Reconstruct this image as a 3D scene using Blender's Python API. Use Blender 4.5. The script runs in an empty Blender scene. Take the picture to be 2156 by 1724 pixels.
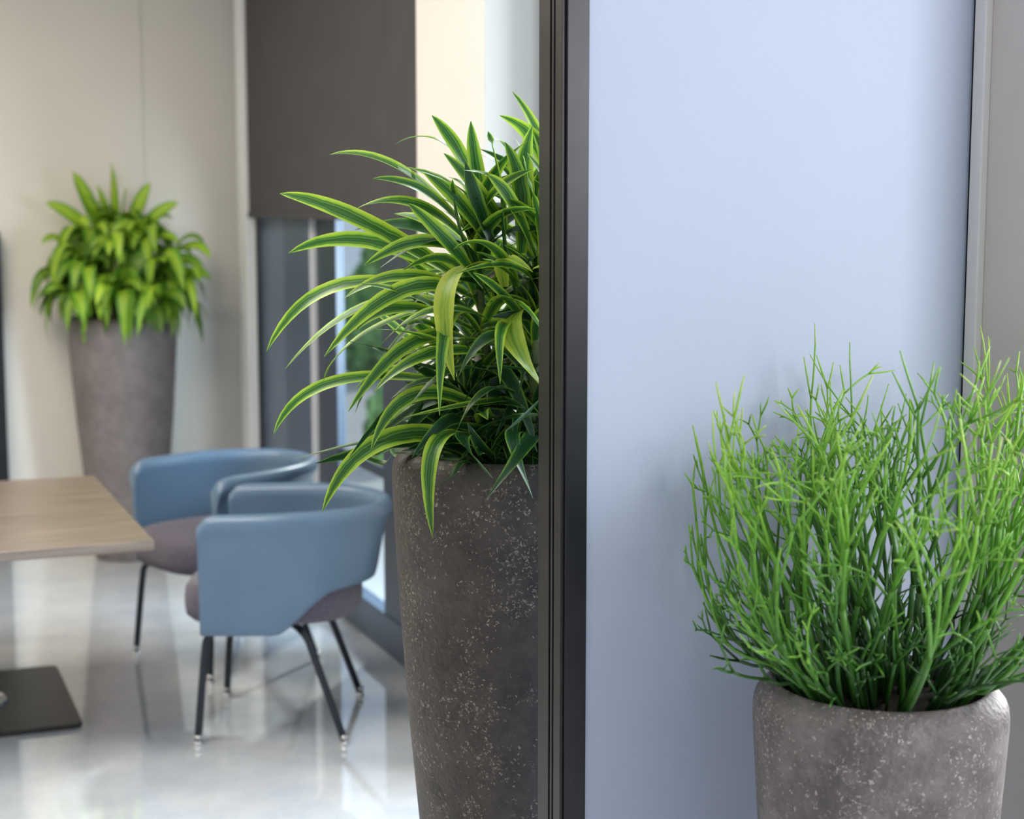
import bpy, math, random
from mathutils import Vector, Matrix
sc = bpy.context.scene
col = sc.collection
try:
    sc.view_settings.view_transform = 'Standard'
except Exception:
    pass
YAW = math.radians(22.0)
CY, SY = math.cos(YAW), math.sin(YAW)

# ------------------------------------------------------------------ helpers
def link(o): col.objects.link(o); return o

def new_mesh_obj(name, verts, faces, mat=None, smooth=False, parent=None, loc=(0,0,0), rotz=0.0):
    me = bpy.data.meshes.new(name)
    me.from_pydata([tuple(v) for v in verts], [], faces)
    me.update()
    if smooth:
        me.polygons.foreach_set('use_smooth', [True]*len(me.polygons))
    o = bpy.data.objects.new(name, me)
    link(o)
    if mat: me.materials.append(mat)
    o.location = loc
    o.rotation_euler = (0,0,rotz)
    if parent: o.parent = parent
    return o

def boxdata(x0,x1,y0,y1,z0,z1):
    v=[(x0,y0,z0),(x1,y0,z0),(x1,y1,z0),(x0,y1,z0),(x0,y0,z1),(x1,y0,z1),(x1,y1,z1),(x0,y1,z1)]
    f=[(0,3,2,1),(4,5,6,7),(0,1,5,4),(1,2,6,5),(2,3,7,6),(3,0,4,7)]
    return v,f

def boxes(name, lst, mat, bevel=0.0, parent=None, structure=False, loc=(0,0,0)):
    V=[];F=[]
    for b in lst:
        v,f=boxdata(*b); n=len(V); V+=v; F+=[tuple(i+n for i in q) for q in f]
    o=new_mesh_obj(name,V,F,mat,parent=parent,loc=loc)
    if bevel>0:
        m=o.modifiers.new('bevel','BEVEL'); m.width=bevel; m.segments=3; m.limit_method='ANGLE'
    if structure: o['kind']='structure'
    return o

def box(name,x0,x1,y0,y1,z0,z1,mat,bevel=0.0,parent=None,structure=False):
    return boxes(name,[(x0,x1,y0,y1,z0,z1)],mat,bevel,parent,structure)

def lathe(name, prof, mat, n=72, parent=None, loc=(0,0,0), subs=1):
    V=[];F=[]
    for (r,z) in prof:
        for i in range(n):
            a=2*math.pi*i/n
            V.append((r*math.cos(a), r*math.sin(a), z))
    m=len(prof)
    for j in range(m-1):
        for i in range(n):
            k=(i+1)%n
            F.append((j*n+i, j*n+k, (j+1)*n+k, (j+1)*n+i))
    F.append(tuple(reversed(range(n))))
    F.append(tuple((m-1)*n+i for i in range(n)))
    return new_mesh_obj(name,V,F,mat,True,parent,loc)

def frame_of(t):
    t=t.normalized()
    up=Vector((0,0,1)) if abs(t.z)<0.92 else Vector((1,0,0))
    a=t.cross(up).normalized(); b=t.cross(a).normalized()
    return a,b

def tube_add(V,F,pts,rads,n=6,cap=True):
    base=len(V)
    a=None
    for i,p in enumerate(pts):
        if i==0: t=pts[1]-pts[0]
        elif i==len(pts)-1: t=pts[-1]-pts[-2]
        else: t=pts[i+1]-pts[i-1]
        t=t.normalized()
        if a is None: a,b=frame_of(t)
        else:
            a=(a-t*a.dot(t)).normalized(); b=t.cross(a)
        for k in range(n):
            an=2*math.pi*k/n
            V.append(p+(a*math.cos(an)+b*math.sin(an))*rads[i])
    for i in range(len(pts)-1):
        for k in range(n):
            k2=(k+1)%n
            F.append((base+i*n+k, base+i*n+k2, base+(i+1)*n+k2, base+(i+1)*n+k))
    if cap:
        F.append(tuple(base+k for k in reversed(range(n))))
        e=base+(len(pts)-1)*n
        F.append(tuple(e+k for k in range(n)))

def smooth_path(pts, sub=4):
    out=[]
    P=[Vector(p) for p in pts]
    for i in range(len(P)-1):
        p0=P[max(i-1,0)];p1=P[i];p2=P[i+1];p3=P[min(i+2,len(P)-1)]
        for s in range(sub):
            t=s/sub
            out.append(0.5*((2*p1)+(-p0+p2)*t+(2*p0-5*p1+4*p2-p3)*t*t+(-p0+3*p1-3*p2+p3)*t**3))
    out.append(P[-1]); return out

# ------------------------------------------------------------------ materials
def mat_new(name):
    m=bpy.data.materials.new(name); m.use_nodes=True
    nt=m.node_tree; b=nt.nodes['Principled BSDF']
    return m,nt,b

def simple(name,colr,rough=0.5,metal=0.0,spec=0.5,var=0.0,scale=8.0,bump=0.0,bscale=200.0,sheen=0.0):
    m,nt,b=mat_new(name)
    b.inputs['Base Color'].default_value=(*colr,1)
    b.inputs['Roughness'].default_value=rough
    b.inputs['Metallic'].default_value=metal
    b.inputs['Specular IOR Level'].default_value=spec
    if sheen: b.inputs['Sheen Weight'].default_value=sheen
    tc=nt.nodes.new('ShaderNodeTexCoord')
    n=nt.nodes.new('ShaderNodeTexNoise'); n.inputs['Scale'].default_value=scale; n.inputs['Detail'].default_value=5
    nt.links.new(tc.outputs['Object'],n.inputs['Vector'])
    r=nt.nodes.new('ShaderNodeValToRGB')
    r.color_ramp.elements[0].position=0.3; r.color_ramp.elements[1].position=0.7
    r.color_ramp.elements[0].color=tuple(c*(1-var) for c in colr)+(1,)
    r.color_ramp.elements[1].color=tuple(min(1,c*(1+var)) for c in colr)+(1,)
    nt.links.new(n.outputs['Fac'],r.inputs['Fac']); nt.links.new(r.outputs['Color'],b.inputs['Base Color'])
    if bump>0:
        n2=nt.nodes.new('ShaderNodeTexNoise'); n2.inputs['Scale'].default_value=bscale
        nt.links.new(tc.outputs['Object'],n2.inputs['Vector'])
        bp=nt.nodes.new('ShaderNodeBump'); bp.inputs['Strength'].default_value=bump; bp.inputs['Distance'].default_value=0.002
        nt.links.new(n2.outputs['Fac'],bp.inputs['Height']); nt.links.new(bp.outputs['Normal'],b.inputs['Normal'])
    return m

def pot_mat(name, dark, light, speck, thr=0.60, scale=150, dust=(0.3,0.3,0.3), dustamt=0.0):
    m,nt,b=mat_new(name)
    N=nt.nodes.new; L=nt.links.new
    tc=N('ShaderNodeTexCoord')
    n1=N('ShaderNodeTexNoise'); n1.inputs['Scale'].default_value=14; n1.inputs['Detail'].default_value=12; n1.inputs['Roughness'].default_value=.8
    L(tc.outputs['Object'],n1.inputs['Vector'])
    r1=N('ShaderNodeValToRGB'); r1.color_ramp.elements[0].position=.36; r1.color_ramp.elements[1].position=.66
    r1.color_ramp.elements[0].color=(*dark,1); r1.color_ramp.elements[1].color=(*light,1)
    L(n1.outputs['Fac'],r1.inputs['Fac'])
    nd=N('ShaderNodeTexNoise'); nd.inputs['Scale'].default_value=3.5; nd.inputs['Detail'].default_value=8; nd.inputs['Roughness'].default_value=.65
    L(tc.outputs['Object'],nd.inputs['Vector'])
    rd=N('ShaderNodeMapRange'); rd.inputs[1].default_value=.46; rd.inputs[2].default_value=.70; rd.inputs[3].default_value=0; rd.inputs[4].default_value=dustamt
    L(nd.outputs['Fac'],rd.inputs[0])
    md=N('ShaderNodeMix'); md.data_type='RGBA'; L(rd.outputs[0],md.inputs['Factor']); L(r1.outputs['Color'],md.inputs[6]); md.inputs[7].default_value=(*dust,1)
    nw=N('ShaderNodeTexNoise'); nw.inputs['Scale'].default_value=170; nw.inputs['Detail'].default_value=3
    L(tc.outputs['Object'],nw.inputs['Vector'])
    mx=N('ShaderNodeMix'); mx.data_type='VECTOR'; mx.inputs['Factor'].default_value=0.018
    L(tc.outputs['Object'],mx.inputs[4]); L(nw.outputs['Color'],mx.inputs[5])
    v=N('ShaderNodeTexVoronoi'); v.inputs['Scale'].default_value=scale
    L(mx.outputs[1],v.inputs['Vector'])
    sep=N('ShaderNodeSeparateColor'); L(v.outputs['Color'],sep.inputs[0])
    nc=N('ShaderNodeTexNoise'); nc.inputs['Scale'].default_value=12; nc.inputs['Detail'].default_value=6
    L(tc.outputs['Object'],nc.inputs['Vector'])
    ad=N('ShaderNodeMath'); ad.operation='MULTIPLY_ADD'; ad.inputs[1].default_value=1.25
    L(nc.outputs['Fac'],ad.inputs[0])
    sc_=N('ShaderNodeMath'); sc_.operation='MULTIPLY'; sc_.inputs[1].default_value=0.5
    L(sep.outputs[0],sc_.inputs[0]); L(sc_.outputs[0],ad.inputs[2])
    gt=N('ShaderNodeMath'); gt.operation='GREATER_THAN'; gt.inputs[1].default_value=thr+0.26+.175
    L(ad.outputs[0],gt.inputs[0])
    lt=N('ShaderNodeMath'); lt.operation='LESS_THAN'; lt.inputs[1].default_value=0.42
    L(v.outputs['Distance'],lt.inputs[0])
    mu=N('ShaderNodeMath'); mu.operation='MULTIPLY'; L(gt.outputs[0],mu.inputs[0]); L(lt.outputs[0],mu.inputs[1])
    am=N('ShaderNodeMath'); am.operation='MULTIPLY_ADD'; am.inputs[2].default_value=0; L(mu.outputs[0],am.inputs[0]); L(sep.outputs[1],am.inputs[1])
    mc=N('ShaderNodeMix'); mc.data_type='RGBA'
    L(am.outputs[0],mc.inputs['Factor']); L(md.outputs[2],mc.inputs[6]); mc.inputs[7].default_value=(*speck,1)
    L(mc.outputs[2],b.inputs['Base Color'])
    b.inputs['Roughness'].default_value=0.55
    nb=N('ShaderNodeTexNoise'); nb.inputs['Scale'].default_value=110; nb.inputs['Detail'].default_value=6
    L(tc.outputs['Object'],nb.inputs['Vector'])
    hh=N('ShaderNodeMath'); hh.operation='SUBTRACT'; L(nb.outputs['Fac'],hh.inputs[0]); L(mu.outputs[0],hh.inputs[1])
    bp=N('ShaderNodeBump'); bp.inputs['Strength'].default_value=0.8; bp.inputs['Distance'].default_value=0.004
    L(hh.outputs[0],bp.inputs['Height']); L(bp.outputs['Normal'],b.inputs['Normal'])
    return m

def leaf_mat(name, stops, rough=0.35, trans=0.25, vlo=.6, vhi=1.4):
    m,nt,b=mat_new(name)
    N=nt.nodes.new; L=nt.links.new
    uv=N('ShaderNodeUVMap'); uv.uv_map='UVMap'
    sx=N('ShaderNodeSeparateXYZ'); L(uv.outputs[0],sx.inputs[0])
    tc=N('ShaderNodeTexCoord'); nz=N('ShaderNodeTexNoise'); nz.inputs['Scale'].default_value=18; nz.inputs['Detail'].default_value=2
    L(tc.outputs['Object'],nz.inputs['Vector'])
    a=N('ShaderNodeMath'); a.operation='SUBTRACT'; a.inputs[1].default_value=.5; L(sx.outputs[0],a.inputs[0])
    ab=N('ShaderNodeMath'); ab.operation='ABSOLUTE'; L(a.outputs[0],ab.inputs[0])
    m2=N('ShaderNodeMath'); m2.operation='MULTIPLY_ADD'; m2.inputs[1].default_value=2; L(ab.outputs[0],m2.inputs[0])
    nz2=N('ShaderNodeMath'); nz2.operation='MULTIPLY_ADD'; nz2.inputs[1].default_value=.7; nz2.inputs[2].default_value=-.35
    L(nz.outputs['Fac'],nz2.inputs[0]); L(nz2.outputs[0],m2.inputs[2])
    r=N('ShaderNodeValToRGB'); L(m2.outputs[0],r.inputs['Fac'])
    cr=r.color_ramp
    cr.elements[0].position=stops[0][0]; cr.elements[0].color=(*stops[0][1],1)
    cr.elements[1].position=stops[-1][0]; cr.elements[1].color=(*stops[-1][1],1)
    for p,c in stops[1:-1]:
        e=cr.elements.new(p); e.color=(*c,1)
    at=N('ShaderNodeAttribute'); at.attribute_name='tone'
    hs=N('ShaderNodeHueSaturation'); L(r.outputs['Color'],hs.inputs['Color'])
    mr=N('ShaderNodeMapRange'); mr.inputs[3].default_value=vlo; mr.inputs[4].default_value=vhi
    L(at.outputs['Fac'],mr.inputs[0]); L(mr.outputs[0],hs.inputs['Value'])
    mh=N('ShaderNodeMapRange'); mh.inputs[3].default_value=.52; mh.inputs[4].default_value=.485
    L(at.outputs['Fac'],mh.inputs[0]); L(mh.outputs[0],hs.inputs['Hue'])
    L(hs.outputs[0],b.inputs['Base Color'])
    b.inputs['Roughness'].default_value=rough
    tr=N('ShaderNodeBsdfTranslucent'); L(hs.outputs[0],tr.inputs['Color'])
    ms=N('ShaderNodeMixShader'); ms.inputs[0].default_value=trans
    L(b.outputs[0],ms.inputs[1]); L(tr.outputs[0],ms.inputs[2])
    L(ms.outputs[0],nt.nodes['Material Output'].inputs['Surface'])
    return m

def glass_mat():
    m=bpy.data.materials.new('window_glass'); m.use_nodes=True
    nt=m.node_tree; nt.nodes.clear(); N=nt.nodes.new; L=nt.links.new
    o=N('ShaderNodeOutputMaterial'); t=N('ShaderNodeBsdfTransparent'); g=N('ShaderNodeBsdfGlossy')
    t.inputs[0].default_value=(.80,.86,.89,1); g.inputs['Roughness'].default_value=0.02
    mx=N('ShaderNodeMixShader'); mx.inputs[0].default_value=.06; L(t.outputs[0],mx.inputs[1]); L(g.outputs[0],mx.inputs[2])
    L(mx.outputs[0],o.inputs[0]); return m

def floor_mat():
    m,nt,b=mat_new('polished_concrete'); N=nt.nodes.new; L=nt.links.new
    tc=N('ShaderNodeTexCoord')
    n=N('ShaderNodeTexNoise'); n.inputs['Scale'].default_value=2.6; n.inputs['Detail'].default_value=10; n.inputs['Roughness'].default_value=.72
    L(tc.outputs['Object'],n.inputs['Vector'])
    r=N('ShaderNodeValToRGB'); r.color_ramp.elements[0].position=.30; r.color_ramp.elements[1].position=.70
    r.color_ramp.elements[0].color=(.54,.58,.64,1); r.color_ramp.elements[1].color=(.81,.81,.80,1)
    L(n.outputs['Fac'],r.inputs['Fac'])
    v=N('ShaderNodeTexNoise'); v.inputs['Scale'].default_value=160; v.inputs['Detail'].default_value=2
    L(tc.outputs['Object'],v.inputs['Vector'])
    mx=N('ShaderNodeMix'); mx.data_type='RGBA'; mx.blend_type='OVERLAY'; mx.inputs['Factor'].default_value=.25
    L(r.outputs[0],mx.inputs[6])
    bw=N('ShaderNodeRGBToBW'); L(v.outputs['Color'],bw.inputs[0]); L(bw.outputs[0],mx.inputs[7])
    L(mx.outputs[2],b.inputs['Base Color'])
    r2=N('ShaderNodeMapRange'); r2.inputs[3].default_value=.04; r2.inputs[4].default_value=.09
    L(n.outputs['Fac'],r2.inputs[0]); L(r2.outputs[0],b.inputs['Roughness'])
    b.inputs['Specular IOR Level'].default_value=.7
    b.inputs['Coat Weight'].default_value=1.0; b.inputs['Coat Roughness'].default_value=.015; b.inputs['Coat IOR'].default_value=1.7
    return m

def wood_mat():
    m,nt,b=mat_new('light_wood'); N=nt.nodes.new; L=nt.links.new
    tc=N('ShaderNodeTexCoord'); mp=N('ShaderNodeMapping'); mp.inputs['Scale'].default_value=(1.2,22,22)
    L(tc.outputs['Object'],mp.inputs[0])
    n=N('ShaderNodeTexNoise'); n.inputs['Scale'].default_value=2.2; n.inputs['Detail'].default_value=6; n.inputs['Distortion'].default_value=.5
    L(mp.outputs[0],n.inputs['Vector'])
    r=N('ShaderNodeValToRGB'); r.color_ramp.elements[0].position=.3; r.color_ramp.elements[1].position=.68
    r.color_ramp.elements[0].color=(.18,.14,.115,1); r.color_ramp.elements[1].color=(.33,.27,.225,1)
    L(n.outputs['Fac'],r.inputs['Fac']); L(r.outputs[0],b.inputs['Base Color'])
    b.inputs['Roughness'].default_value=.28
    return m

M_wallwhite=simple('white_paint',(.475,.53,.655),.75,var=.015,scale=3,bump=.25,bscale=420)
M_cream=simple('cream_paint',(.75,.71,.645),.7,var=.02,scale=2)
M_ceil=simple('ceiling_paint',(.70,.70,.68),.8)
M_black=simple('black_metal_frame',(.014,.014,.018),.35,metal=.3,var=.25,scale=20)
M_brownblack=simple('bronze_black_frame',(.022,.019,.018),.4,metal=.3,var=.25,scale=14)
M_gasket=simple('rubber_gasket',(.01,.01,.011),.7)
M_blue_gray=simple('painted_blue_gray_metal',(.125,.17,.24),.4,var=.1,scale=3)
M_blue_gray2=simple('painted_slate_metal',(.070,.10,.15),.4,var=.1,scale=3)
M_dark_gray=simple('painted_dark_gray_metal',(.034,.048,.072),.4,var=.1,scale=3)
M_alu=simple('light_gray_metal',(.70,.67,.66),.5)
M_blind=simple('charcoal_blind_fabric',(.060,.057,.062),.85,var=.1,scale=5,bump=.3,bscale=700)
M_shade=simple('gray_shade_fabric',(.58,.52,.48),.8,var=.05,scale=4)
M_whitetrim=simple('white_trim',(.78,.79,.80),.8)
M_glass=glass_mat()
M_floor=floor_mat()
M_wood=wood_mat()
M_vinyl=simple('blue_gray_vinyl',(.122,.195,.288),.34,var=.06,scale=6,bump=.12,bscale=300)
M_fabric=simple('mauve_gray_fabric',(.12,.105,.140),.95,var=.3,scale=140,bump=.6,bscale=600,sheen=.2)
M_leg=simple('charcoal_metal_tube',(.025,.032,.042),.35,metal=.4)
M_chrome=simple('chrome',(.75,.75,.75),.15,metal=1)
M_soil=simple('dark_soil',(.02,.014,.01),.95,var=.6,scale=60,bump=1,bscale=90)
M_potd=pot_mat('dark_speckled_stone',(.026,.020,.016),(.072,.057,.045),(.30,.25,.20),.55,165,(.095,.078,.064),.5)
M_potl=pot_mat('gray_speckled_stone',(.085,.072,.069),(.178,.152,.146),(.44,.39,.365),.55,180,(.29,.265,.255),.8)
M_potf=pot_mat('warm_gray_stone',(.15,.125,.12),(.23,.195,.19),(.25,.22,.22),.68,120,(.27,.235,.23),.6)
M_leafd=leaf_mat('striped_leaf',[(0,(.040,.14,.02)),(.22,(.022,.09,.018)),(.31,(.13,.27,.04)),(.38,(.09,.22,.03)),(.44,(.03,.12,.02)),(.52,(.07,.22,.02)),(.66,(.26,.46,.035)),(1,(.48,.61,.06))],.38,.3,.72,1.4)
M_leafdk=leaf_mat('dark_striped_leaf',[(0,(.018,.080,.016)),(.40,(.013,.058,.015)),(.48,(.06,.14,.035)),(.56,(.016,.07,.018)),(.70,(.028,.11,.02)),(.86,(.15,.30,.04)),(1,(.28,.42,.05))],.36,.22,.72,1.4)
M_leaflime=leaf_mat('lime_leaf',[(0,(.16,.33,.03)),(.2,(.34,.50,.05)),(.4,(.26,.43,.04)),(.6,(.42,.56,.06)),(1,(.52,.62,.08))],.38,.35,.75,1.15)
M_leaff=leaf_mat('bright_green_leaf',[(0,(.38,.57,.04)),(.5,(.29,.50,.035)),(.75,(.16,.37,.025)),(1,(.10,.28,.02))],.45,.35,.42,1.4)
M_cane=simple('green_cane',(.13,.16,.05),.6,var=.4,scale=30)

def pencil_mat():
    m,nt,b=mat_new('pencil_stem'); N=nt.nodes.new; L=nt.links.new
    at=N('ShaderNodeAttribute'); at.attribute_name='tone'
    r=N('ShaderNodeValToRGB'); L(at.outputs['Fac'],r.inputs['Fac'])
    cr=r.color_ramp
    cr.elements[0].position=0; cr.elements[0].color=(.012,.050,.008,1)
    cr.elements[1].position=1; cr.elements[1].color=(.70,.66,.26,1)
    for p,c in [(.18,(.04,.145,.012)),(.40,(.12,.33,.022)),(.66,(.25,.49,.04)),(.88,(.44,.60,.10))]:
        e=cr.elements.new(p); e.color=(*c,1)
    L(r.outputs[0],b.inputs['Base Color']); b.inputs['Roughness'].default_value=.40
    return m
M_pencil=pencil_mat()

# ------------------------------------------------------------------ room shell
box('floor',-3.2,1.95,-2.5,7.97,-.06,0,M_floor,structure=True)
box('ceiling',-3.2,1.95,-1.2,7.97,3.0,3.08,M_ceil,structure=True)
boxes('wall_far',[(-3.2,1.30,7.834,7.96,0,3.0),(1.30,1.95,7.84,7.96,0,3.0)],M_cream,structure=True)
box('wall_left',-3.2,-3.08,-1.2,7.834,0,3.0,M_cream,structure=True)
box('wall_partition',1.085,1.824,2.370,2.46,0,3.0,M_wallwhite,structure=True)
box('wall_column',1.60,1.92,4.16,4.73,0,3.0,M_cream,.004,structure=True)
boxes('trim_1',[(1.047,1.085,2.362,2.46,0,3.0)],M_black,.0015,structure=True)
boxes('trim_2',[(1.041,1.047,2.368,2.395,0,3.0),(1.041,1.047,2.401,2.409,0,3.0),(1.041,1.047,2.416,2.46,0,3.0)],M_brownblack,.0008,structure=True)
box('trim_3',.30,.632,7.74,7.834,0,1.50,M_black,.004,structure=True)
box('trim_4',1.69,1.735,7.44,7.60,.142,3.0,M_whitetrim,.004,structure=True)
box('trim_5',1.817,1.90,2.362,2.3695,0,3.0,M_gasket,structure=True)
box('trim_6',1.812,1.90,2.330,2.361,0,3.0,M_alu,.003,structure=True)
box('trim_7',1.826,1.85,2.15,2.329,0,3.0,M_shade,structure=True)

w=bpy.data.objects.new('window_1',None); link(w); w['kind']='structure'; w.location=(1.8,5.9,0)
def wbox(name,lst,mat,bev=.003,par=w):
    o=boxes(name,[(a-par.location.x,b-par.location.x,c-par.location.y,d-par.location.y,e,f) for a,b,c,d,e,f in lst],mat,bev,parent=par)
    return o
wbox('frame',[(1.765,1.80,6.99,7.839,.14,2.99),(1.755,1.80,4.731,5.50,.14,2.99),(1.77,1.80,5.5,6.22,2.7,2.99)],M_blue_gray)
wbox('sill',[(1.74,1.80,4.731,7.839,0,.14)],M_blue_gray2)
wbox('mullion',[(1.745,1.80,6.54,6.97,.141,2.99)],M_blue_gray2)
wbox('mullion',[(1.765,1.80,6.22,6.51,.141,2.99),(1.745,1.754,5.05,5.56,.141,2.99)],M_dark_gray)
wbox('edge_strip',[(1.744,1.77,6.512,6.528,.141,2.99)],M_whitetrim,.001)
wbox('transom',[(1.772,1.784,5.50,6.22,.62,.66)],M_dark_gray,.002)
wbox('glass_pane',[(1.785,1.79,5.50,6.22,.14,2.7)],M_glass,0)
w2=bpy.data.objects.new('window_2',None); link(w2); w2['kind']='structure'; w2.location=(1.8,3.3,0)
wbox('frame',[(1.76,1.92,2.47,4.158,0,.14),(1.76,1.92,2.47,2.56,.141,2.99),(1.76,1.92,4.08,4.158,.141,2.99),(1.76,1.92,2.56,4.08,2.8,2.99)],M_blue_gray,.003,w2)
wbox('glass_pane',[(1.86,1.866,2.56,4.08,.14,2.8)],M_glass,0,w2)

bl=bpy.data.objects.new('roller_blind',None); link(bl); bl.location=(1.70,6.1,2.95)
bl['label']='charcoal roller blind pulled halfway down over the tall window'; bl['category']='blind'
boxes('blind_fabric',[(-.002,.002,-1.35,1.31,-1.365,0)],M_blind,parent=bl)
boxes('hem_bar',[(-.008,.008,-1.35,1.31,-1.39,-1.362)],M_blind,.003,parent=bl)

# ------------------------------------------------------------------ outside
M_ground=simple('outdoor_concrete',(.42,.42,.41),.9,var=.15,scale=.6)
M_shrub=simple('shrub_leaves',(.14,.25,.09),.9,var=.8,scale=14)
box('ground',1.96,34,-8,34,-.14,-.08,M_ground,structure=True)
def shrub(x,y,s,h):
    import bmesh
    bm=bmesh.new(); bmesh.ops.create_icosphere(bm,subdivisions=4,radius=1)
    from mathutils import noise
    for v in bm.verts:
        p=v.co.copy(); k=1+.28*noise.noise(p*3+Vector((x,y,0)))+.16*noise.noise(p*9)
        v.co=Vector((p.x*k*s,p.y*k*s,max(-.98,p.z*k)*h*.5+h*.49))
    me=bpy.data.meshes.new('shrub'); bm.to_mesh(me); bm.free(); me.materials.append(M_shrub)
    o=bpy.data.objects.new('shrub',me); link(o); o.location=(x,y,-.08)
    o['label']='leafy green shrub outside the window'; o['category']='shrub'; o['group']='shrubs outside the window'
for a in [(4.75,15.6,.42,1.1),(6.6,19.6,.62,2.0),(3.25,10.2,.16,.55)]:
    shrub(*a)

# ------------------------------------------------------------------ planters
def pot_profile_tall(H,R):
    return [(R*.58,0),(R*.62,.01),(R*.70,.15*H),(R*.80,.37*H),(R*.88,.55*H),(R*.945,.74*H),(R*.985,.88*H),(R*1.0,.945*H),
            (R*.998,.965*H),(R*.985,.98*H),(R*.955,.992*H),(R*.91,.999*H),(R*.87,H),(R*.835,.998*H),(R*.815,.992*H),(R*.805,.98*H),(R*.80,.955*H),(R*.80,.93*H)]
def soil_disc(R,z,parent,seed):
    rnd=random.Random(seed); V=[(0,0,z+.012)];F=[];n=48;rings=8
    for j in range(1,rings+1):
        for i in range(n):
            a=2*math.pi*i/n; r=R*j/rings
            V.append((r*math.cos(a),r*math.sin(a),z+rnd.uniform(-.006,.008)+.012*(1-j/rings)))
    for i in range(n): F.append((0,1+i,1+(i+1)%n))
    for j in range(rings-1):
        for i in range(n):
            k=(i+1)%n; a=1+j*n
            F.append((a+i,a+n+i,a+n+k,a+k))
    return new_mesh_obj('soil',V,F,M_soil,True,parent)

class Leaves:
    def __init__(s): s.V=[];s.F=[];s.UV=[];s.T=[];s.MI=[]
    def add(s,p0,pm,p2,W,tone=.5,roll=0.0,fold=.22,mi=0,N=12,lim=None,twist=0.0):
        p0,pm,p2=Vector(p0),Vector(pm),Vector(p2)
        c=2*pm-.5*(p0+p2)
        base=len(s.V); prev=None
        for i in range(N+1):
            t=i/N
            p=(1-t)**2*p0+2*t*(1-t)*c+t*t*p2
            tg=(2*(1-t)*(c-p0)+2*t*(p2-c)).normalized()
            up=Vector((0,0,1))
            side=tg.cross(up)
            if side.length<.25:
                side = prev if prev else Vector((math.cos(roll*7),math.sin(roll*7),0))
            side=(side-tg*side.dot(tg)).normalized()
            if prev is not None:
                side=(side*.5+prev*.5 if side.dot(prev)>0 else prev)
                side=(side-tg*side.dot(tg)).normalized()
            prev=side.copy()
            q=Matrix.Rotation(roll*(.7+.3*t)+twist*t*t,3,tg)
            sd=q@side; nm=sd.cross(tg)
            w=W*.5*min(1.0,1.95*(t+.06)**.5*(1-t)**.75)
            if t>=1: w=.0004
            for k in range(5):
                u=(k-2)/2
                pt=p+sd*(u*w)+nm*(abs(u)*w*fold)
                if lim: pt=lim(pt)
                s.V.append(pt)
        for i in range(N):
            for k in range(4):
                a=base+i*5+k
                s.F.append((a,a+1,a+6,a+5))
                u0,u1=k/4,(k+1)/4; v0,v1=i/N,(i+1)/N
                s.UV+=[(u0,v0),(u1,v0),(u1,v1),(u0,v1)]
                s.T.append(tone); s.MI.append(mi)
    def build(s,name,mats,parent):
        o=new_mesh_obj(name,s.V,s.F,None,True,parent)
        me=o.data
        for m in mats: me.materials.append(m)
        uv=me.uv_layers.new(name='UVMap')
        fl=[x for p in s.UV for x in p]; uv.data.foreach_set('uv',fl)
        at=me.attributes.new('tone','FLOAT','FACE'); at.data.foreach_set('value',s.T)
        me.polygons.foreach_set('material_index',s.MI)
        return o

def soft(v,lim):
    return v if v<lim*.7 else lim*.7+(lim*.3)*(1-math.exp(-(v-lim*.7)/(lim*.3)))

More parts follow.
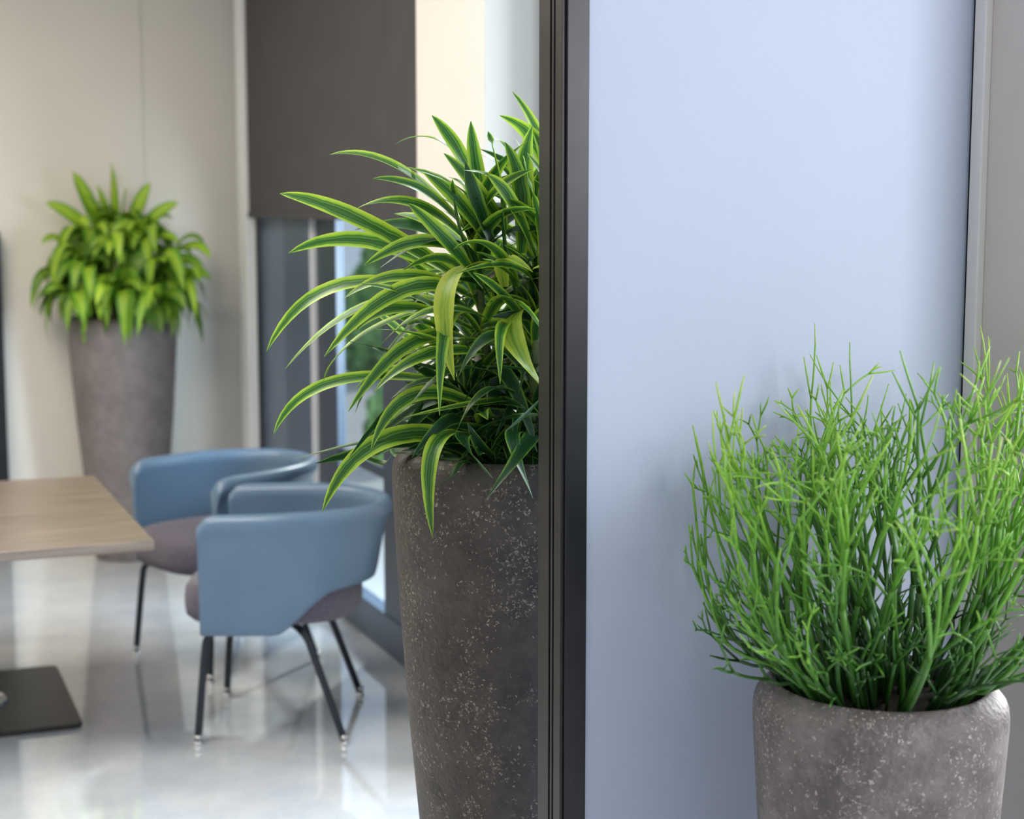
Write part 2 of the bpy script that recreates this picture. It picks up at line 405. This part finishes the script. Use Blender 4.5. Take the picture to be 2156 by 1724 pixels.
# ---------- tall planter with striped dracaena (near) ----------
P1=(1.160,2.853)
pl=bpy.data.objects.new('potted_dracaena',None); link(pl); pl.location=(*P1,0)
pl['label']='lime and dark green striped dracaena in tall dark speckled planter'; pl['category']='potted plant'
lathe('planter',pot_profile_tall(1.148,.236),M_potd,parent=pl)
soil_disc(.187,1.088,pl,1)
def c2l(dx,dy,z):
    return Vector((CY*dx+SY*dy, -SY*dx+CY*dy, z))
def lim1(p):
    x,y=p.x,p.y
    if x>0: x=soft(x,.55)
    if y<0: y=-soft(-y,.375)
    z=p.z
    r=math.hypot(x,y)
    if r<.25 and z<1.156 and r>.19: z=max(z,1.152)
    if r<=.245 and z<1.146 and r>.0: z=max(z,1.106)
    return Vector((x,y,z))
lv=Leaves()
rnd=random.Random(11)
hero=[
 ((-.09,-.02,1.56),(-.22,-.03,1.675),(-.345,-.02,1.700),.050,.75),
 ((-.10,-.06,1.47),(-.29,-.08,1.580),(-.433,-.06,1.628),.046,.85),
 ((-.10,.02,1.46),(-.28,.03,1.533),(-.430,.02,1.517),.040,.7),
 ((-.09,-.05,1.42),(-.31,-.07,1.455),(-.463,-.06,1.337),.040,.75),
 ((-.08,.02,1.40),(-.27,.0,1.415),(-.435,-.02,1.300),.034,.6),
 ((-.10,-.02,1.27),(-.33,-.05,1.290),(-.452,-.06,1.183),.030,.7),
 ((-.07,-.10,1.17),(-.24,-.14,1.185),(-.352,-.16,1.053),.042,.65),
 ((-.09,-.12,1.19),(-.145,-.24,1.17),(-.145,-.28,1.03),.036,.6),
 ((-.06,0,1.60),(-.105,-.02,1.70),(-.155,-.02,1.772),.036,.6),
 ((-.06,.03,1.60),(-.14,.04,1.71),(-.227,.04,1.722),.034,.6),
 ((-.045,-.04,1.53),(-.068,-.05,1.66),(-.082,-.05,1.760),.040,.45),
 ((.07,-.03,1.54),(.05,-.02,1.70),(-.006,-.02,1.815),.034,.75),
 ((.07,.0,1.58),(.04,-.02,1.70),(-.03,-.02,1.772),.040,.7),
 ((-.06,-.10,1.50),(-.128,-.20,1.455),(-.108,-.22,1.30),.050,1.0),
 ((.02,-.12,1.42),(.0,-.21,1.375),(.062,-.24,1.27),.048,.95),
 ((-.11,-.04,1.43),(-.27,-.08,1.375),(-.355,-.08,1.285),.034,.75),
 ((-.08,-.09,1.44),(-.20,-.16,1.46),(-.34,-.2,1.34),.036,.8),
 ((-.07,-.05,1.52),(-.16,-.08,1.63),(-.26,-.09,1.655),.040,.5),
 ((-.07,.05,1.50),(-.17,.08,1.56),(-.31,.09,1.56),.036,.4),
 ((-.03,-.09,1.50),(-.06,-.12,1.60),(-.09,-.12,1.685),.038,.4),
 ((.01,-.08,1.52),(.0,-.10,1.63),(-.02,-.1,1.72),.038,.45),
 ((.05,-.10,1.45),(.05,-.14,1.55),(.02,-.14,1.66),.040,.55),
 ((-.04,-.12,1.22),(-.17,-.17,1.26),(-.26,-.19,1.17),.034,.5),
 ((-.05,-.13,1.18),(-.10,-.22,1.20),(-.04,-.25,1.13),.030,.4),
 ((.03,-.14,1.18),(.0,-.24,1.20),(.03,-.28,1.10),.030,.4),
 ((-.10,-.02,1.30),(-.22,-.05,1.32),(-.30,-.06,1.22),.032,.4),
 ((-.11,.02,1.24),(-.22,.02,1.22),(-.29,.0,1.13),.032,.4),
 ((-.09,-.07,1.36),(-.20,-.14,1.35),(-.30,-.18,1.24),.032,.5),
 ((-.09,-.06,1.54),(-.19,-.10,1.60),(-.29,-.10,1.60),.038,.65),
 ((-.08,-.10,1.50),(-.17,-.15,1.54),(-.27,-.17,1.50),.036,.5),
 ((-.10,-.08,1.45),(-.20,-.12,1.47),(-.31,-.13,1.44),.036,.7),
 ((-.02,-.06,1.56),(-.03,-.08,1.66),(-.05,-.08,1.74),.036,.5),
 ((.03,-.06,1.56),(.02,-.08,1.66),(.03,-.08,1.75),.038,.6),
 ((.06,-.06,1.54),(.06,-.10,1.63),(.07,-.11,1.72),.038,.5),
 ((-.05,-.08,1.53),(-.11,-.12,1.62),(-.17,-.13,1.67),.036,.5),
 ((-.06,-.11,1.46),(-.13,-.16,1.56),(-.19,-.17,1.61),.034,.45),
 ((-.02,-.13,1.46),(-.02,-.19,1.52),(.03,-.21,1.49),.030,1.0),
 ((.03,-.21,1.495),(.05,-.22,1.49),(.055,-.225,1.45),.026,.95),
 ((-.01,-.05,1.55),(-.07,-.09,1.65),(-.13,-.10,1.70),.036,.7),
 ((.04,-.10,1.50),(-.01,-.15,1.60),(-.05,-.16,1.66),.036,.7),
 ((.08,-.10,1.48),(.09,-.16,1.56),(.07,-.18,1.64),.038,.65),
 ((.05,-.12,1.40),(.08,-.2,1.48),(.08,-.22,1.42),.036,.6),
 ((.0,-.12,1.46),(-.05,-.19,1.53),(-.11,-.21,1.53),.034,.5),
 ((.02,-.02,1.57),(.00,.0,1.68),(-.04,.0,1.73),.036,.55),
 ((.09,-.03,1.54),(.09,-.03,1.66),(.05,-.04,1.76),.038,.6),
 ((.10,-.05,1.52),(.07,-.10,1.62),(.02,-.12,1.70),.036,.75),
 ((.09,-.07,1.50),(.04,-.13,1.58),(-.03,-.15,1.62),.034,.5),
 ((.03,.0,1.58),(-.02,.02,1.67),(-.09,.03,1.71),.034,.6),
 ((.11,-.04,1.50),(.13,-.07,1.62),(.12,-.08,1.72),.038,.5),
 ((-.08,-.08,1.38),(-.20,-.13,1.42),(-.29,-.14,1.38),.034,.55),
 ((-.05,-.11,1.40),(-.15,-.18,1.42),(-.24,-.20,1.36),.034,.6),
 ((-.06,-.12,1.34),(-.16,-.19,1.35),(-.25,-.22,1.28),.032,.5),
 ((-.04,-.12,1.30),(-.11,-.20,1.32),(-.19,-.24,1.25),.032,.4),
 ((.02,-.13,1.34),(-.04,-.21,1.37),(-.10,-.24,1.31),.032,.4),
 ((.0,-.13,1.26),(-.05,-.22,1.28),(-.11,-.26,1.20),.032,.4),
 ((.0,-.09,1.44),(-.03,-.14,1.55),(-.02,-.15,1.64),.038,.3),
 ((-.05,-.08,1.44),(-.09,-.13,1.54),(-.11,-.14,1.62),.038,.3),
 ((.06,-.09,1.40),(.09,-.15,1.49),(.12,-.17,1.57),.038,.35),
]
for b,m,t,W,tone in hero:
    dx=t[0]-b[0]; dz=t[2]-b[2]; k=max(-1,min(1,dx/.2))
    if dz>abs(dx)*1.1: rl=1.15*(1 if dx>=0 else -1)
    else: rl=.7*k
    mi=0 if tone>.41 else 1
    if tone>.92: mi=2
    mm=(m[0]+rnd.uniform(-.008,.008),m[1],m[2]+rnd.uniform(-.010,.010))
    lv.add(c2l(*b),c2l(*mm),c2l(*t),W*1.04,tone,roll=rl+rnd.uniform(-.45,.45),lim=lim1,mi=mi,N=16,twist=rnd.uniform(-.9,.9))
canes=[((-.03,-.02),(-.075,-.05,1.53)),((.03,.03),(.03,.04,1.58)),((.07,-.03),(.12,-.03,1.54)),((-.02,.07),(-.04,.12,1.42)),
       ((-.09,.02),(-.13,.03,1.34)),((.02,-.09),(.04,-.11,1.40)),((-.06,-.08),(-.09,-.10,1.24)),((.1,.07),(.16,.10,1.38)),((.05,-.02),(.05,-.06,1.54))]
CV=[];CF=[]
for ci,((bx,by),tp) in enumerate(canes):
    b0=c2l(bx,by,1.085); t0=c2l(*tp)
    md=(b0+t0)/2+Vector((rnd.uniform(-.02,.02),rnd.uniform(-.02,.02),0))
    path=smooth_path([b0,md,t0],6)
    tube_add(CV,CF,path,[.011-.004*i/len(path) for i in range(len(path))],8)
    H=t0.z-1.085
    n=int(H/.0100); ang=rnd.uniform(0,6.28)
    for i in range(n+10):
        f=min(1,(i+2)/(n+1))
        f=max(.12,f)
        idx=f*(len(path)-1); k=int(min(idx,len(path)-2)); p=path[k].lerp(path[k+1],idx-k)
        ang+=2.4+rnd.uniform(-.5,.5)
        top=max(0,(i-n*.55)/(n*.45+9))
        el=math.radians(24+55*min(1,top)**1.2+rnd.uniform(-24,24))
        Ln=(.18+.10*math.sin(math.pi*min(1,.25+.6*f)))*rnd.uniform(.5,1.2)*(1-.35*max(0,top-.6)/.4)
        d=Vector((math.cos(ang),math.sin(ang),0))
        xc=CY*d.x-SY*d.y
        droop=(.48-.36*top)*Ln
        lat=Vector((-d.y,d.x,0))*rnd.uniform(-.2,.2)*Ln
        pm=p+d*(Ln*rnd.uniform(.38,.60)*math.cos(el))+Vector((0,0,Ln*.5*math.sin(el)))
        p2=p+d*(Ln*.98*math.cos(el*.8))+lat*2+Vector((0,0,Ln*math.sin(el)*.95-droop*rnd.uniform(.2,1.5)))
        zmin=1.17 if xc<-.3 else 1.13
        if p2.z<zmin: p2.z=zmin+(p2.z-zmin)*.2
        rad=math.hypot(p2.x,p2.y)
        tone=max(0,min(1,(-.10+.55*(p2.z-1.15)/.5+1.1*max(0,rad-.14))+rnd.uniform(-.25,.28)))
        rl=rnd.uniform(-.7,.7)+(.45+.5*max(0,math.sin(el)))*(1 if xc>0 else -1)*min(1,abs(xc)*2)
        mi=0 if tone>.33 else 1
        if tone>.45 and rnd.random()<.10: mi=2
        lv.add(p,pm,p2,rnd.uniform(.022,.038),tone,roll=rl,lim=lim1,mi=mi,N=10,twist=rnd.uniform(-1.1,1.1))
# short dark tangle just above the rim
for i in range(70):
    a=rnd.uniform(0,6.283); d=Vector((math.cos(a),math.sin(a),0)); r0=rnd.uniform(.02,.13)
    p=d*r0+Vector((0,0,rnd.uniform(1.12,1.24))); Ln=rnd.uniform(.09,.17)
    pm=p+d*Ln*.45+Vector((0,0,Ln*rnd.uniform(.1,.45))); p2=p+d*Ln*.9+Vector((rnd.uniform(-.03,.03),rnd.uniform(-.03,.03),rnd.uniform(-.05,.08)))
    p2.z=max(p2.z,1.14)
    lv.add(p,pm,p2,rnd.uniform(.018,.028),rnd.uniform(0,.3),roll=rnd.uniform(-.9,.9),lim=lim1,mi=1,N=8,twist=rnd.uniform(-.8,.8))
new_mesh_obj('stem',CV,CF,M_cane,True,pl)
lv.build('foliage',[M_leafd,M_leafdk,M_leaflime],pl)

# ---------- tall planter far away ----------
P2=(1.140,7.575)
pf=bpy.data.objects.new('potted_corn_plant',None); link(pf); pf.location=(*P2,0)
pf['label']='bushy bright green plant in tall gray planter against the wall'; pf['category']='potted plant'
lathe('planter',pot_profile_tall(1.116,.2445),M_potf,parent=pf)
soil_disc(.193,1.056,pf,2)
def lim2(p):
    x,y=p.x,p.y
    if y>0: y=soft(y,.245)
    if x>0: x=soft(x,.50)
    z=p.z; r=math.hypot(x,y)
    if r<.252 and z<1.125: 
        if r>.21: 
            s=.256/r; x*=s; y*=s
            if y>.24: y=.24
        else: z=max(z,1.125)
    return Vector((x,y,z))
lf=Leaves(); rnd=random.Random(8); CV=[];CF=[]
canes=[((0,0),(.0,0,1.56)),((.06,-.05),(.14,-.08,1.50)),((-.06,-.05),(-.12,-.08,1.52)),((.03,.06),(.12,.05,1.52)),((-.06,.04),(-.16,.05,1.46)),
       ((.0,-.1),(.02,-.17,1.46)),((.11,.0),(.24,.0,1.40)),((-.11,-.02),(-.22,-.03,1.42)),((.08,-.09),(.20,-.17,1.36)),((-.07,-.1),(-.12,-.19,1.38)),
       ((.13,-.03),(.29,-.06,1.27)),((-.13,-.03),(-.26,-.06,1.29)),((.02,-.13),(.06,-.26,1.28)),((-.1,-.1),(-.18,-.22,1.22)),((.1,-.1),(.22,-.22,1.20))]
for ci,((bx,by),tp) in enumerate(canes):
    b0=c2l(bx,by,1.05); t0=c2l(*tp); path=smooth_path([b0,(b0+t0)/2,t0],4)
    tube_add(CV,CF,path,[.009]*len(path),6)
    n=20; ang=rnd.uniform(0,6.28)
    for i in range(n):
        f=.40+.60*rnd.uniform(.0,1)**.6; idx=f*(len(path)-1); k=int(min(idx,len(path)-2)); p=path[k].lerp(path[k+1],idx-k)
        ang+=2.4+rnd.uniform(-.4,.4); top=i/n
        el=math.radians(10+42*top**1.6+rnd.uniform(-24,24)); Ln=rnd.uniform(.14,.24)
        d=Vector((math.cos(ang),math.sin(ang),0))
        pm=p+d*(Ln*.50*math.cos(el))+Vector((0,0,Ln*.38*math.sin(el)+.01))
        p2=p+d*(Ln*.80*math.cos(el*.8))+Vector((0,0,Ln*math.sin(el)*.6-(.90-.5*top)*Ln*rnd.uniform(.3,1.25)))
        xc=CY*d.x-SY*d.y
        lf.add(p,pm,p2,rnd.uniform(.055,.082),rnd.uniform(.0,1),roll=rnd.uniform(-.6,.6)+.6*xc,lim=lim2,N=8)
for (tx,ty,tz) in [(-.03,0,1.81),(-.20,-.02,1.77),(.14,.02,1.72),(-.32,-.05,1.63),(.05,-.05,1.70),(-.10,0,1.71),(.27,0,1.63),(-.15,-.05,1.66)]:
    b=c2l(-.01+tx*.4,0,1.50); t=c2l(tx,ty,tz); m=(b+t)/2+Vector((0,0,.02))
    lf.add(b,m,t,.075,.65,lim=lim2,roll=1.35*(1 if tx>0 else -1),N=8)
for i in range(30):
    a=math.radians(rnd.uniform(175,375))
    d=Vector((math.cos(a),math.sin(a),0)); R0=rnd.uniform(.12,.2); R1=rnd.uniform(.27,.38)
    lf.add(d*R0+Vector((0,0,1.22)),d*((R0+R1)/2+.05)+Vector((0,0,1.22)),d*R1+Vector((0,0,rnd.uniform(1.0,1.12))),rnd.uniform(.055,.075),rnd.uniform(.0,.8),roll=rnd.uniform(-.5,.5),lim=lim2,N=8)
new_mesh_obj('stem',CV,CF,M_cane,True,pf)
lf.build('foliage',[M_leaff],pf)

# ---------- short planter with pencil cactus ----------
P3=(1.445,2.059)
pc=bpy.data.objects.new('potted_pencil_cactus',None); link(pc); pc.location=(*P3,0)
pc['label']='spiky green pencil cactus in a gray speckled stone planter'; pc['category']='potted plant'
Rp=.194
prof=[(Rp*.68,0),(Rp*.71,.01),(Rp*.80,.25),(Rp*.89,.50),(Rp*.955,.66),(Rp*.985,.75),(Rp*1.0,.795),(Rp*1.0,.815),(Rp*.993,.826),(Rp*.975,.835),(Rp*.94,.843),(Rp*.90,.850),(Rp*.86,.855),(Rp*.835,.856),(Rp*.818,.853),(Rp*.81,.842),(Rp*.81,.80)]
prof=[(r,z*1.026) for r,z in prof]
lathe('planter',prof,M_potl,parent=pc)
soil_disc(.158,.852,pc,3)
rnd=random.Random(104)
PV=[];PF=[];PT=[]
def lim3(p):
    x,y=p.x,p.y
    if y>0: y=soft(y,.285)
    if x>0: x=soft(x,.36)
    xc=CY*x-SY*y
    if xc<-.23:
        nx=-(.23+.09*(1-math.exp(-(-xc-.23)/.12))); x+=(nx-xc)*CY; y+=-(nx-xc)*SY
    z=p.z; r=math.hypot(x,y)
    if .15<r<.205 and z<.892: z=.892
    return Vector((x,y,z))
def rvec():
    return Vector((rnd.gauss(0,1),rnd.gauss(0,1),rnd.gauss(0,1))).normalized()
def grow(p,d,L,r,level,tone,top,lift0=None):
    n=6 if level<2 else 4
    pts=[p.copy()]; dd=d.copy(); wob=rvec()*.13
    lift=(.09,.07,.03,.01,.0,.0)[level] if lift0 is None else lift0
    for i in range(n):
        dd=(dd+Vector((0,0,1))*lift+wob*.5+rvec()*.04).normalized()
        pts.append(pts[-1]+dd*(L/n))
    pts2=[lim3(q) for q in pts]
    r1=r*.92
    rads=[r+(r1-r)*i/n for i in range(n+1)]
    rads[-1]*=1.08
    last = level>=5 or pts[-1].z>top or (level>=3 and rnd.random()<.30) or (level==2 and rnd.random()<.10)
    if last: rads[-1]=r*.5; rads[-2]=r*.82
    f0=len(PF)
    tube_add(PV,PF,pts2,rads,6)
    for q in range(len(PF)-f0):
        seg=min(n,q//6); z=pts2[seg].z
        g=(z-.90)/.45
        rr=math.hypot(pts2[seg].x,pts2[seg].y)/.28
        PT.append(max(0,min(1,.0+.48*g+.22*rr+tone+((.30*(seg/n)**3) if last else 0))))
    e=pts[-1]
    if last: return
    k=2 if rnd.random()<.92 else 3
    ax=dd.orthogonal().normalized(); ax.rotate(Matrix.Rotation(rnd.uniform(0,6.28),3,dd))
    tn=tone+rnd.uniform(-.05,.05)
    for j in range(k):
        a=math.radians(rnd.uniform(7,21)+(0,4,9,15,19,19)[level])
        s=ax.copy(); s.rotate(Matrix.Rotation(2*math.pi*j/k+rnd.uniform(-.3,.3),3,dd))
        nd=(dd*math.cos(a)+s*math.sin(a)).normalized()
        if nd.z<0: nd.z=.05
        grow(e,nd,L*(rnd.uniform(.55,.95) if level<2 else rnd.uniform(.42,.95)),max(.0015,r1*.79),level+1,tn,top)
for i in range(52):
    a=2*math.pi*((i*.618)%1)+rnd.uniform(-.2,.2); q=math.sqrt((i+.5)/52); rr=.128*q
    b=Vector((rr*math.cos(a),rr*math.sin(a),.852))
    tilt=math.radians(3+52*q**1.5+rnd.uniform(-8,8))
    d=Vector((math.cos(a)*math.sin(tilt),math.sin(a)*math.sin(tilt),math.cos(tilt)))
    grow(b,d,rnd.uniform(.12,.20),rnd.uniform(.0036,.0053),0,rnd.uniform(-.12,.08),rnd.uniform(1.14,1.36))
for i in range(95):
    a=rnd.uniform(0,6.283); rr=rnd.uniform(.02,.134)
    b=Vector((rr*math.cos(a),rr*math.sin(a),.855)); tilt=math.radians(8+48*(rr/.134)+rnd.uniform(-10,6))
    d=Vector((math.cos(a)*math.sin(tilt),math.sin(a)*math.sin(tilt),math.cos(tilt)))
    grow(b,d,rnd.uniform(.06,.12),rnd.uniform(.0026,.0038),rnd.choice([2,3]),rnd.uniform(-.18,.0),rnd.uniform(.96,1.12))
for i in range(18):
    a=rnd.choice([rnd.uniform(2.2,3.9),rnd.uniform(-1.1,.7)])
    b=Vector((.125*math.cos(a),.125*math.sin(a),.862)); tilt=math.radians(rnd.uniform(46,62))
    d=Vector((math.cos(a)*math.sin(tilt),math.sin(a)*math.sin(tilt),math.cos(tilt)))
    grow(b,d,rnd.uniform(.09,.13),.0033,1,rnd.uniform(-.08,.06),rnd.uniform(1.0,1.14),.04)
for dx,dz in [(.31,.52),(.28,.48),(.23,.44),(.33,.42)]:
    b=c2l(dx*.35,-.02,.852); v=c2l(dx*.65,rnd.uniform(-.05,.05),dz)
    grow(b,v.normalized(),v.length*.40,.0050,0,.02,1.34)
for dx,dz in [(-.28,.36),(-.30,.26),(-.26,.46)]:
    b=c2l(dx*.40,-.03,.852); v=c2l(dx*.60,rnd.uniform(-.05,.05),dz)
    grow(b,v.normalized(),v.length*.44,.0042,1,.05,1.31)
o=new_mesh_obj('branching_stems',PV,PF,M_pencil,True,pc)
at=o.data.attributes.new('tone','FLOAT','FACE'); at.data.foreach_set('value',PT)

# ------------------------------------------------------------------ chairs
def make_chair(loc,rot):
    e=bpy.data.objects.new('armchair',None); link(e); e.location=(*loc,0); e.rotation_euler=(0,0,rot)
    cx0=.08; a,b=.388,.297; st=[]
    ns=7
    for i in range(ns): st.append((.245-(.245-cx0)*i/ns, b))
    nb=44
    for i in range(nb+1):
        t=math.pi*i/nb; ex=2/2.1
        cx=math.sin(t); cy=math.cos(t)
        st.append((cx0-a*abs(cx)**ex, b*math.copysign(abs(cy)**ex,cy)))
    for i in range(1,ns+1): st.append((cx0+(.245-cx0)*i/ns,-b))
    V=[];F=[];m=None
    def ss(x): x=max(0,min(1,x)); return x*x*(3-2*x)
    for i,(x,y) in enumerate(st):
        x0,y0=st[max(i-1,0)]; x1,y1=st[min(i+1,len(st)-1)]
        t=Vector((x1-x0,y1-y0)).normalized(); nrm=Vector((-t.y,t.x))
        if nrm.dot(Vector((-x+.05,-y)))<0 : nrm=-nrm
        q=max(0,min(1,(-x+.0)/.27))
        zb=.336+.128*(.35*(1-(1-q)**2.0)+.65*ss(q*1.35))
        endf=max(0,min(1,(x-.175)/.07))
        zt=.714-.006*ss((x+.1)/.3)-.036*(1-math.sqrt(max(0,1-endf**2)))
        sec=[(.016,zb),(.004,zb+.006),(.002,zb+.03),(.004,zb*.5+zt*.5),(.004,zt-.085),(.000,zt-.060),(-.007,zt-.045),(-.009,zt-.025),(.002,zt-.008),(.019,zt),(.036,zt-.006),(.045,zt-.022),(.042,zt-.045),(.033,zt-.075),(.030,zb*.5+zt*.5),(.028,zb+.03),(.026,zb+.004)]
        m=len(sec)
        for (o_,z) in sec:
            dz=(.708-z)/.36
            kx=1-.19*dz if x<cx0 else 1.0
            ky=1-.08*dz
            px=x+nrm.x*o_
            V.append((cx0+(px-cx0)*kx,(y+nrm.y*o_)*ky,z))
    for i in range(len(st)-1):
        for j in range(m):
            j2=(j+1)%m
            F.append((i*m+j,(i+1)*m+j,(i+1)*m+j2,i*m+j2))
    F.append(tuple(range(m))); F.append(tuple((len(st)-1)*m+j for j in reversed(range(m))))
    s=new_mesh_obj('backrest',V,F,M_vinyl,True,e)
    mod=s.modifiers.new('bev','BEVEL'); mod.width=.006; mod.segments=3; mod.limit_method='ANGLE'; mod.angle_limit=math.radians(50)
    s['label']='blue-gray vinyl wraparound backrest shell'
    V=[];F=[];n=64
    prof=[(0,.358),(.80,.358),(.93,.362),(.985,.376),(1.0,.40),(1.0,.430),(.985,.455),(.94,.472),(.85,.482),(.6,.490),(.3,.493),(0,.494)]
    x0,x1,hw=-.212,.325,.240
    for (r,z) in prof[1:-1]:
        for i in range(n):
            t=2*math.pi*i/n; 
            c_,s_=math.cos(t),math.sin(t)
            ex=2/(3.6 if c_>0 else 2.5)
            V.append(((x0+x1)/2+(x1-x0)/2*r*math.copysign(abs(c_)**ex,c_), hw*r*math.copysign(abs(s_)**ex,s_), z))
    M=len(prof)-2
    for j in range(M-1):
        for i in range(n):
            k=(i+1)%n; F.append((j*n+i,j*n+k,(j+1)*n+k,(j+1)*n+i))
    F.append(tuple(reversed(range(n)))); F.append(tuple((M-1)*n+i for i in range(n)))
    s=new_mesh_obj('seat',V,F,M_fabric,True,e); s['label']='mauve-gray woven fabric seat cushion'
    for sx in (1,-1):
        for sy in (1,-1):
            if sx>0: pts=[(.12,.13*sy,.350),(.19,.20*sy,.346),(.228,.226*sy,.325),(.24,.233*sy,.27),(.262,.25*sy,.014)]
            else: pts=[(.0,.13*sy,.350),(-.04,.20*sy,.346),(-.068,.224*sy,.32),(-.088,.23*sy,.27),(-.178,.25*sy,.014)]
            V=[];F=[]; path=smooth_path(pts,5); tube_add(V,F,path,[.0115]*len(path),12)
            lg=new_mesh_obj('leg',V,F,M_leg,True,e); lg['label']='charcoal splayed tubular metal leg'
            lathe('foot_glide',[(.010,0),(.013,.002),(.013,.009),(.009,.013),(.009,.02),(.0125,.022),(.0125,.03),(.010,.032)],M_chrome,16,lg,(pts[-1][0],pts[-1][1],0))
    return e
def copy_tree(src,loc,rot):
    n=src.copy(); link(n); n.location=(*loc,0); n.rotation_euler=(0,0,rot)
    def rec(s,d):
        for c in list(s.children):
            k=c.copy(); link(k); k.parent=d; rec(c,k)
    rec(src,n); return n
ch1=make_chair((1.240,4.890),math.atan2(.375,-.927))
ch2=copy_tree(ch1,(1.228,5.705),math.atan2(-.344,-.937))
ch1['label']='blue-gray barrel armchair with closed side showing, beside the table'
ch2['label']='blue-gray barrel armchair angled to the table near a tall planter'
for c_ in (ch1,ch2):
    c_['category']='chair'; c_['group']='blue-gray armchairs at the table'

# ------------------------------------------------------------------ table
tb=bpy.data.objects.new('table',None); link(tb); tb.location=(.27,5.32,0)
tb['label']='rectangular light wood table on a flat black pedestal base'; tb['category']='table'
boxes('tabletop',[(-.50,.50,-.685,.555,.630,.66)],M_wood,.004,parent=tb)
M_plate=simple('black_base_metal',(.04,.037,.036),.35,metal=.4,var=.2)
def rrect(x0,x1,y0,y1,r,z0,z1,name,mat,parent):
    pts=[]
    for cx,cy,a0 in ((x1-r,y1-r,0),(x0+r,y1-r,90),(x0+r,y0+r,180),(x1-r,y0+r,270)):
        for k in range(7):
            a=math.radians(a0+15*k); pts.append((cx+r*math.cos(a),cy+r*math.sin(a)))
    n=len(pts); V=[(x,y,z0) for x,y in pts]+[(x,y,z1) for x,y in pts]
    F=[tuple(reversed(range(n))),tuple(range(n,2*n))]+[(i,(i+1)%n,n+(i+1)%n,n+i) for i in range(n)]
    o=new_mesh_obj(name,V,F,mat,parent=parent)
    m=o.modifiers.new('b','BEVEL'); m.width=.003; m.segments=2; m.limit_method='ANGLE'
    return o
rrect(-.33,.335,-.27,.44,.03,0,.016,'base_plate',M_plate,tb)
lathe('column',[(.04,.03),(.04,.62),(.12,.624),(.12,.630)],M_plate,32,tb,(0,.09,0))
lathe('chrome_flange',[(.14,.016),(.14,.02),(.13,.026),(.05,.04),(.042,.06)],M_chrome,40,tb,(0,.09,0))

# ------------------------------------------------------------------ lights
def area(name,loc,target,sx,sy,power,colr,spread=None):
    l=bpy.data.lights.new(name,'AREA'); l.shape='RECTANGLE'; l.size=sx; l.size_y=sy; l.energy=power; l.color=colr
    if spread: l.spread=math.radians(spread)
    o=bpy.data.objects.new(name,l); link(o); o.location=loc
    o.rotation_euler=(Vector(target)-Vector(loc)).to_track_quat('-Z','Y').to_euler(); return o
area('ceiling_panel_light',(-.2,5.9,2.96),(-.2,5.9,0),1.0,1.0,42,(1,.86,.68))
area('ceiling_panel_light',(.0,4.0,2.96),(.0,4.0,0),1.2,1.2,54,(1,.94,.87))
area('window_daylight',(3.3,4.6,1.5),(1.0,6.3,.6),1.6,2.0,320,(.80,.90,1))
area('window_daylight',(1.95,4.92,1.25),(1.50,7.8,.70),.16,.6,26,(.88,.94,1),130)
area('window_daylight',(3.4,3.2,1.8),(1.0,3.3,1.2),1.6,2.0,180,(.97,.97,1))
area('corridor_window_daylight',(2.5,.2,2.0),(1.40,2.3,1.15),1.0,.9,44,(.97,.97,1))
s=bpy.data.lights.new('sun','SUN'); s.energy=3.0; s.angle=math.radians(3); s.color=(1,.95,.86)
so=bpy.data.objects.new('sun',s); link(so); so.rotation_euler=Vector((-.50,-.62,-.60)).to_track_quat('-Z','Y').to_euler(); so.location=(8,8,8)

w_=bpy.data.worlds.new('world'); sc.world=w_; w_.use_nodes=True
bg=w_.node_tree.nodes['Background']; bg.inputs[0].default_value=(.78,.86,1,1); bg.inputs[1].default_value=.84

# ------------------------------------------------------------------ camera
cam=bpy.data.cameras.new('camera'); co=bpy.data.objects.new('camera',cam); link(co)
co.location=(0,0,1.6); co.rotation_euler=(math.radians(90-7.004),0,-YAW)
cam.sensor_width=36; cam.lens=36*3435/2156
cam.dof.use_dof=True; cam.dof.focus_distance=2.85; cam.dof.aperture_fstop=3.4
cam.clip_start=.05
sc.camera=co
